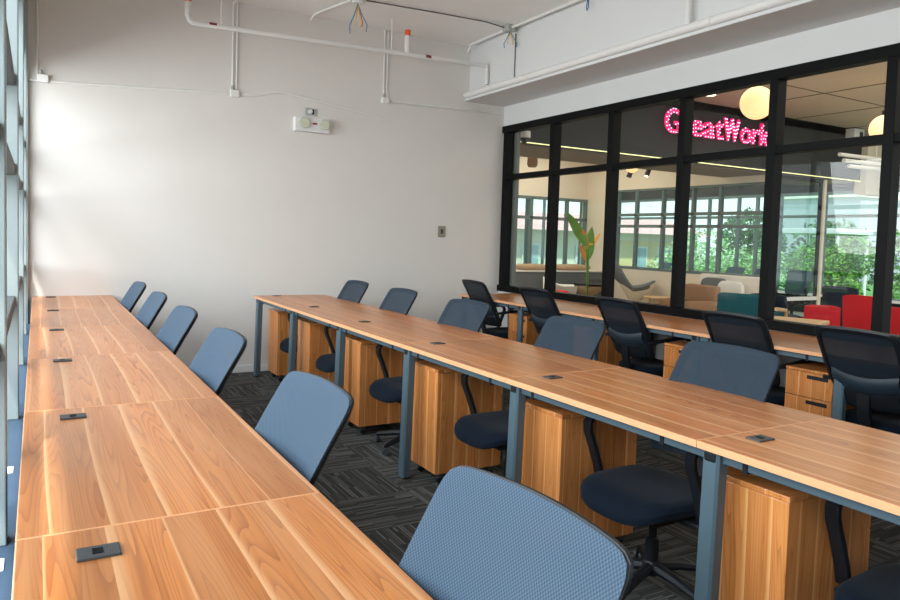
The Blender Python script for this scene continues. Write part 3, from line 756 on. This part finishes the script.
# lounge chair: white organic shell with grey padding
lg = thing('lounge_chair', 'white curved shell lounge chair with grey padding beside the oak stool', 'lounge chair', (9.45, 9.84, 0), -.75)
def shell(u, v, off=0):
    # u along length (-1 back .. 1 tip), v across
    a = -1+2*u; b = -1+2*v
    w = .30*(1-.35*max(0, a)**2)*(1-.1*a*a)
    z = .42+.50*max(0, -a+.05)**1.1+.14*max(0, a)**2+.10*b*b
    return (a*.42, b*w*1.1, z+off)
MB().grid(lambda u, v: shell(u, v, .0), 24, 12).build('shell', M['shell'], lg, True)
und = MB(); und.grid(lambda u, v: (shell(u, v)[0]*.93, shell(u, v)[1]*.8, shell(u, v)[2]-.02-.16*(1-(2*u-1)**2)*(1-(2*v-1)**2)), 24, 12); und.build('underside', M['shell'], lg, True)
pd = MB()
def padf(u, v):
    a = -1+2*v; th = 2*PI*u
    p = shell(v, .5); hump = max(0, -a)
    e = (1-abs(a)**8)**.5
    return (p[0]+.10*hump*math.sin(th)*.3, .30*1.1*1.04*math.cos(th)*(1-.35*max(0, a)**2)*e, p[2]+.06+.06*math.cos(th)**2+(.055+.16*hump)*math.sin(th)*e)
pd.grid(padf, 28, 28, True); pd.build('pad', M['greyfab'], lg, True)
for (x, y) in ((-.25, -.15), (-.25, .15), (.25, -.12), (.25, .12)): MB().tube([(x*.5, y*.5, .30), (x, y, .01)], .012, 8).build('leg', M['chrome'], lg)
st = thing('side_stool', 'small light oak stool in front of the cream partition wall', 'stool', (9.50, 9.22, 0))
MB().lathe([(0, .385), (.24, .385), (.25, .395), (.25, .41), (.24, .415), (0, .415)], 24).build('seat', M['oaktop'], st, True)
for k in range(4):
    a = PI/4+k*PI/2; MB().tube([(.13*math.cos(a), .13*math.sin(a), .39), (.2*math.cos(a), .2*math.sin(a), 0)], [.02, .014], 8).build('leg', M['oaktop'], st, True)
bs = thing('bowl_stool', 'round tan bowl-shaped seat with black rim on black pedestal', 'stool', (9.2, 10.75, 0))
MB().lathe([(.05, .30), (.16, .34), (.26, .42), (.28, .50), (.26, .50), (.20, .46), (0, .44)], 24).build('bowl', M['tan'], bs, True)
MB().lathe([(.285, .515), (.30, .54), (.20, .56), (0, .56)], 24).build('rim_cushion', M['blackpl'], bs, True)
MB().lathe([(.16, 0), (.15, .02), (.03, .05), (.03, .20), (.09, .31)], 18).build('pedestal', M['blackpl'], bs, True)
ws = thing('shell_armchair', 'low white shell armchair with grey seat left of the tan bowl stool', 'armchair', (8.45, 10.7, 0), -.6)
MB().grid(lambda u, v: ((-.3+.6*u), (-.32+.64*v), .30+.22*((2*v-1)**2)+.14*max(0, 1-2*u)), 14, 14).build('shell', M['white'], ws, True)
cushion((0, 0, .36), (.24, .2, .05), 'seat_cushion', M['greyfab'], ws)
for (x, y) in ((-.2, -.2), (-.2, .2), (.2, -.2), (.2, .2)): MB().tube([(x*.5, y*.5, .33), (x, y, 0)], .012, 8).build('leg', M['chrome'], ws)
tag(cushion((8.02, 10.15, .38), (.16, .14, .09), 'cushion', M['red']), 'red cushion beside the white shell armchair, low behind the glass', 'cushion')
# low pouf below the red cushion
pf = thing('pouf', 'low grey pouf carrying the red cushion', 'pouf', (8.02, 10.15, 0))
MB().lathe([(.18, 0), (.2, .03), (.2, .26), (.18, .29), (0, .29)], 20).build('body', M['greyfab'], pf, True)
def sofa(name, label, loc, rz, W, D, H, mat, legmat=None, armw=.10, armh=.16, seat_h=.38):
    t = thing(name, label, 'sofa' if 'sofa' in name else 'armchair', loc, rz)
    MB().box((-D/2, -W/2, .12), (D/2, W/2, seat_h-.10), .02).build('base', mat, t)
    MB().box((-D/2+.12, -W/2+armw, seat_h-.10), (D/2+.01, W/2-armw, seat_h+.02), .035, 3).build('seat_cushion', mat, t, True)
    MB().box((-D/2, -W/2, seat_h-.10), (-D/2+.14, W/2, H), .04, 3).build('backrest', mat, t, True)
    for s in (-1, 1):
        y0 = -W/2 if s < 0 else W/2-armw
        MB().box((-D/2+.1, y0, seat_h-.10), (D/2, y0+armw, seat_h+armh), .025, 3).build('arm', mat, t, True)
    for sx in (-1, 1):
        for sy in (-1, 1): MB().tube([(sx*(D/2-.07), sy*(W/2-.07), .13), (sx*(D/2-.04), sy*(W/2-.04), 0)], [.02, .013], 8).build('leg', legmat or M['oaktop'], t)
    return t
sofa('armchair', 'brown fabric armchair behind the taupe bench, left of the teal armchair', (8.30, 7.43, 0), PI*.97, .64, .62, .76, M['brown'])
sofa('bench_sofa', 'taupe low bench sofa in front of the brown armchair', (7.70, 7.55, 0), PI*.97, .78, .40, .46, M['taupe'], armh=.02)
sofa('sofa', 'off-white sofa with grey cushions against the far partition', (9.42, 7.75, 0), PI, 1.30, .62, .88, M['softwhite'])
tag(cushion((9.50, 8.0, .66), (.06, .26, .17), 'cushion', M['greyfab']), 'grey cushion leaning on the off-white sofa', 'cushion')
tag(cushion((9.44, 7.62, .64), (.06, .24, .16), 'cushion', M['white']), 'white cushion leaning on the off-white sofa', 'cushion')
ta = sofa('armchair', 'teal upholstered armchair with light oak arm frame behind the glass', (7.80, 5.98, 0), .35, .66, .62, .76, M['teal'])
for s in (-1, 1): MB().tube([(.28, s*.36, 0), (.30, s*.36, .30), (.24, s*.36, .56), (-.2, s*.36, .60)], 0, flat=(.03, .045), side=(0, 1, 0)).build('wood_arm', M['oak'], ta)
def side_chair(label, loc, rz, mat, H=.86, W=.44):
    t = thing('upholstered_chair', label, 'chair', loc, rz)
    MB().box((-.2, -W/2, .36), (.24, W/2, .45), .03, 3).build('seat', mat, t, True)
    MB().grid(lambda u, v: (-.20-.10*v+.05*(2*u-1)**2, (W/2)*(2*u-1)*(1-.08*v), .40+(H-.40)*v-.02*(2*u-1)**2*v), 12, 8)
    b = MB()
    f = lambda u, v, o: (-.20-.10*v+.05*(2*u-1)**2+o, (W/2)*(2*u-1)*(1-.08*v), .40+(H-.40)*v-.02*(2*u-1)**4*v)
    b.grid(lambda u, v: f(u, v, 0), 12, 8); b.grid(lambda u, v: f(u, v, -.045), 12, 8)
    for vv in (0, 1): b.grid(lambda u, v: f(u, vv, -.045*v), 12, 2)
    for uu in (0, 1): b.grid(lambda u, v: f(uu, u, -.045*v), 8, 2)
    b.build('backrest', mat, t, True)
    for sx in (-1, 1):
        for sy in (-1, 1): MB().tube([(sx*.14, sy*W*.36, .37), (sx*.2, sy*W*.46, 0)], [.018, .012], 8).build('leg', M['oaktop'], t)
    return t
side_chair('red upholstered chair with tall back, right of the dark blue chair', (8.12, 4.62, 0), PI*.06, M['red'], .85, .46)
side_chair('red upholstered chair angled behind the wooden table', (6.82, 4.40, 0), PI*.2, M['red'], .80, .34)
side_chair('red upholstered chair mostly hidden at the right edge of the glass wall', (8.05, 4.12, 0), PI*.02, M['red'], .76, .46)
side_chair('dark blue high-backed chair behind the tall red chair', (8.72, 5.24, 0), PI*.03, M['darkblue'], .90, .46)
side_chair('dark blue chair partly hidden right of the teal armchair', (8.5, 6.15, 0), PI*.1, M['darkblue'], .74, .5)
tb = thing('wooden_table', 'light wooden table just behind the glass in front of the red chairs', 'table', (5.72, 4.02, 0), .35)
MB().box((-.38, -.28, .665), (.38, .28, .70), .006).build('tabletop', M['oaktop'], tb)
for sx in (-1, 1):
    for sy in (-1, 1): MB().tube([(sx*.31, sy*.22, .67), (sx*.33, sy*.24, 0)], [.025, .016], 8).build('leg', M['oaktop'], tb)
# plant with big leaves
pl = thing('potted_plant', 'potted plant with broad green and yellowing leaves by the far white pillar', 'plant', (8.33, 9.75, 0))
MB().lathe([(.10, 0), (.14, .05), (.16, .30), (.15, .32), (.13, .30), (0, .29)], 20).build('pot', M['white'], pl, True)
def leaf(base, tip, w, mat, bend=.05):
    base, tip = Vector(base), Vector(tip); d = (tip-base); side = Vector((.82, -.57, 0)); side = (side-d.normalized()*side.dot(d.normalized())).normalized()
    nrm = d.cross(side).normalized()
    mb = MB()
    def f(u, v):
        p = base+d*v; ww = w*math.sin(PI*(.06+.94*v)**.8)**.8 if v < 1 else 0
        return p+side*ww*(2*u-1)+nrm*(bend*math.sin(PI*v)+.25*ww*abs(2*u-1))
    mb.grid(f, 7, 14); return mb.build('leaf', mat, pl, True)
for (b, t_, w, mk) in (((-.07, 0, 1.28), (-.50, .06, 1.86), .085, 'leaf'), ((-.03, 0, 1.05), (.04, 0, 1.62), .095, 'leaf'), ((-.06, 0, 1.22), (-.20, -.02, 1.58), .06, 'leafdry'), ((-.02, 0, 1.30), (.28, .05, 1.52), .05, 'leafdry'), ((-.05, 0, 1.0), (-.28, -.05, 1.30), .04, 'leafdry')):
    leaf(b, t_, w, M[mk])
    MB().tube([(0, 0, .29), (b[0]*.5, 0, .29+(b[2]-.29)*.6), b], .012, 6).build('stem', M['leaf'], pl, True)
# office chairs inside the far office
for k, (x, y) in enumerate(((12.3, 12.2), (12.0, 9.95), (12.0, 9.15), (12.2, 8.45))):
    dup(chair0, 'dark office chair in the glazed far office, %s' % ['leftmost, by itself', 'second from the left', 'third from the left', 'rightmost'][k], (x, y, 0), PI*.9+k*.2, 'chairs in the far office')

# ------------------------------------------------------------------ outdoors
struct('ground_outside', MB().box((LX1+.12, -8, -.4), (60, 60, -.3)), M['grass'])
struct('ground_outside_back', MB().box((-20, LYB+.12, -.4), (LX1+.12, 60, -.3)), M['grass'])
def tree(label, loc, rx, ry, rz, zc, n, size, mat, trunk=True, group='trees outside'):
    t = thing('leafy_tree', label, 'tree', loc, 0, group)
    mb = MB(); bm = mb.bm
    lobes = [(random.uniform(-.5, .5), random.uniform(-.5, .5), random.uniform(-.45, .5), random.uniform(.4, .65)) for _ in range(9)]
    for i in range(n):
        lx, ly, lz, lr = random.choice(lobes)
        d = Vector((random.gauss(0, 1), random.gauss(0, 1), random.gauss(0, 1))).normalized()*lr*random.uniform(.75, 1.02)
        p = Vector(((lx+d.x)*rx, (ly+d.y)*ry, zc+(lz+d.z)*rz))
        a = Vector((random.gauss(0, 1), random.gauss(0, 1), random.gauss(0, .6))).normalized(); b = a.cross(Vector((random.gauss(0, 1), random.gauss(0, 1), random.gauss(0, 1)))).normalized()
        s = size*random.uniform(.6, 1.3)
        bm.faces.new([bm.verts.new(p-a*s), bm.verts.new(p+b*s*.45), bm.verts.new(p+a*s), bm.verts.new(p-b*s*.45)])
    me = bpy.data.meshes.new('crown'); bm.to_mesh(me); bm.free(); me.materials.append(mat)
    o = bpy.data.objects.new('crown', me); COL.objects.link(o); o.parent = t
    if trunk: MB().tube([(0, 0, -.3), (.05, 0, zc*.5), (0, 0, zc)], [.10, .08, .05], 8).build('trunk', M['bark'], t)
    return t
tree('bright green bush close outside the right lobby windows', (17.0, 11.0, 0), 1.0, 1.1, 1.15, .75, 7000, .055, M['fol1'])
tree('bright green shrub outside left of the cream post', (17.3, 13.2, 0), .95, 1.05, 1.0, .5, 6000, .06, M['fol3'])
tree('broad light green tree outside at the right end of the windows', (17.4, 8.7, 0), 1.1, 1.2, 1.4, .8, 7500, .055, M['fol1'])
tree('dark green tree behind the bushes, right of the cream post', (23.0, 14.2, 0), 1.7, 1.7, 1.9, .9, 5000, .09, M['fol2'])
tree('dark green tree behind the bushes, left of the cream post', (23.0, 18.0, 0), 1.7, 1.7, 1.95, .9, 5000, .09, M['fol2'])
tree('deep green tree outside at the far right', (23.0, 10.6, 0), 1.7, 1.7, 1.8, .8, 5000, .09, M['fol2'])
tree('brightly lit green tree outside the far office windows', (18.5, 16.6, 0), 1.4, 1.4, 1.3, .7, 5000, .07, M['fol3'])
rf = thing('canopy_roof', 'flat white canopy roof outside among the trees', 'canopy', (19.4, 12.6, 0))
MB().box((-.8, -1.0, 1.78), (.8, 1.0, 1.93), .01).build('roof', M['white'], rf)
for (x, y) in ((-.7, -.9), (-.7, .9), (.7, -.9), (.7, .9)): MB().tube([(x, y, -.3), (x, y, 1.78)], .05, 8).build('post', M['white'], rf)
hb = thing('neighbour_house', 'pale neighbouring house with pink roof outside the far windows', 'house', (15.0, 19.0, 0))
MB().box((-4.5, 0, -.3), (6.5, 4, 1.75)).build('wall', M['bldg'], hb)
MB().box((2.6, -.03, -.3), (5.4, 0, 1.45)).build('painted_wall', M['bldgy'], hb)
MB().poly([(-4.9, -.5, 1.70), (6.9, -.5, 1.70), (6.5, 2, 2.35), (-4.5, 2, 2.35)]).build('roof', M['roofp'], hb)
for x in (-3.6, -1.6, .6, 3.2, 4.4):
    f = MB().box((x, -.05, .3), (x+.7, -.031, 1.25)).build('window', M['white'], hb); MB().box((x+.06, -.06, .36), (x+.64, -.051, 1.19)).build('pane', M['bluegl'], f)
fb = thing('distant_building', 'grey distant building above the trees outside', 'building', (38, 24, 0))
MB().box((-2, -2.6, -.3), (2, 2.6, 4.1)).build('wall', M['bwall'], fb)
MB().box((-2.1, -2.7, 4.1), (2.1, 2.7, 4.3)).build('roof', M['bldg'], fb)

# ------------------------------------------------------------------ light
world = bpy.data.worlds.new('world'); scene.world = world; world.use_nodes = True
nt = world.node_tree; bg = nt.nodes['Background']
tc = N(nt, 'ShaderNodeTexCoord'); sp_ = N(nt, 'ShaderNodeSeparateXYZ'); nt.links.new(tc.outputs['Generated'], sp_.inputs[0])
f = sstep(nt, sp_.outputs['Z'], 0.0, .55)
nt.links.new(mix(nt, f, (.95, .97, 1.0), (.50, .68, .98)), bg.inputs[0]); bg.inputs[1].default_value = 1.75
def area(name, loc, rot, sx, sy, power, col=(1, 1, 1), spread=None):
    l = bpy.data.lights.new(name, 'AREA'); l.shape = 'RECTANGLE'; l.size = sx; l.size_y = sy; l.energy = power; l.color = col
    if spread: l.spread = spread
    o = bpy.data.objects.new(name, l); COL.objects.link(o); o.location = loc; o.rotation_euler = rot
    return o
# daylight through the left windows (tilted a little downward)
area('window_daylight', (-1.9, 2.6, 2.55), (0, -PI/2+.25, 0), 2.6, 9.0, 740, (.97, .985, 1.0))
area('lobby_ceiling_light', (9.0, 3.6, 3.34), (0, 0, 0), 6.5, 6.0, 170, (1, .88, .72))
area('lobby_far_light', (7.5, 10.4, 3.2), (0, 0, 0), 3.5, 1.8, 75, (1, .90, .76))
area('far_office_light', (12.2, 11.6, 3.2), (0, 0, 0), 2.5, 6.0, 130, (1, .98, .94))
area('lobby_ceiling_fill', (8.5, 3.8, 2.95), (PI, 0, 0), 6.0, 5.0, 13, (1, .80, .58))  # added upward fill that brightens the lobby ceiling, no fixture there
s = bpy.data.lights.new('sun', 'SUN'); s.energy = 6.0; s.angle = .05; s.color = (1, .96, .88)
so = bpy.data.objects.new('sun', s); COL.objects.link(so)
so.rotation_euler = Vector((.25, .45, -.85)).to_track_quat('-Z', 'Y').to_euler()

# ------------------------------------------------------------------ colour management / bounces
scene.view_settings.view_transform = 'Standard'
scene.view_settings.look = 'None'
scene.view_settings.exposure = 0.0
scene.cycles.max_bounces = 10; scene.cycles.diffuse_bounces = 5; scene.cycles.glossy_bounces = 4
scene.cycles.transparent_max_bounces = 24; scene.cycles.caustics_reflective = False; scene.cycles.caustics_refractive = False
scene.cycles.sample_clamp_indirect = 8
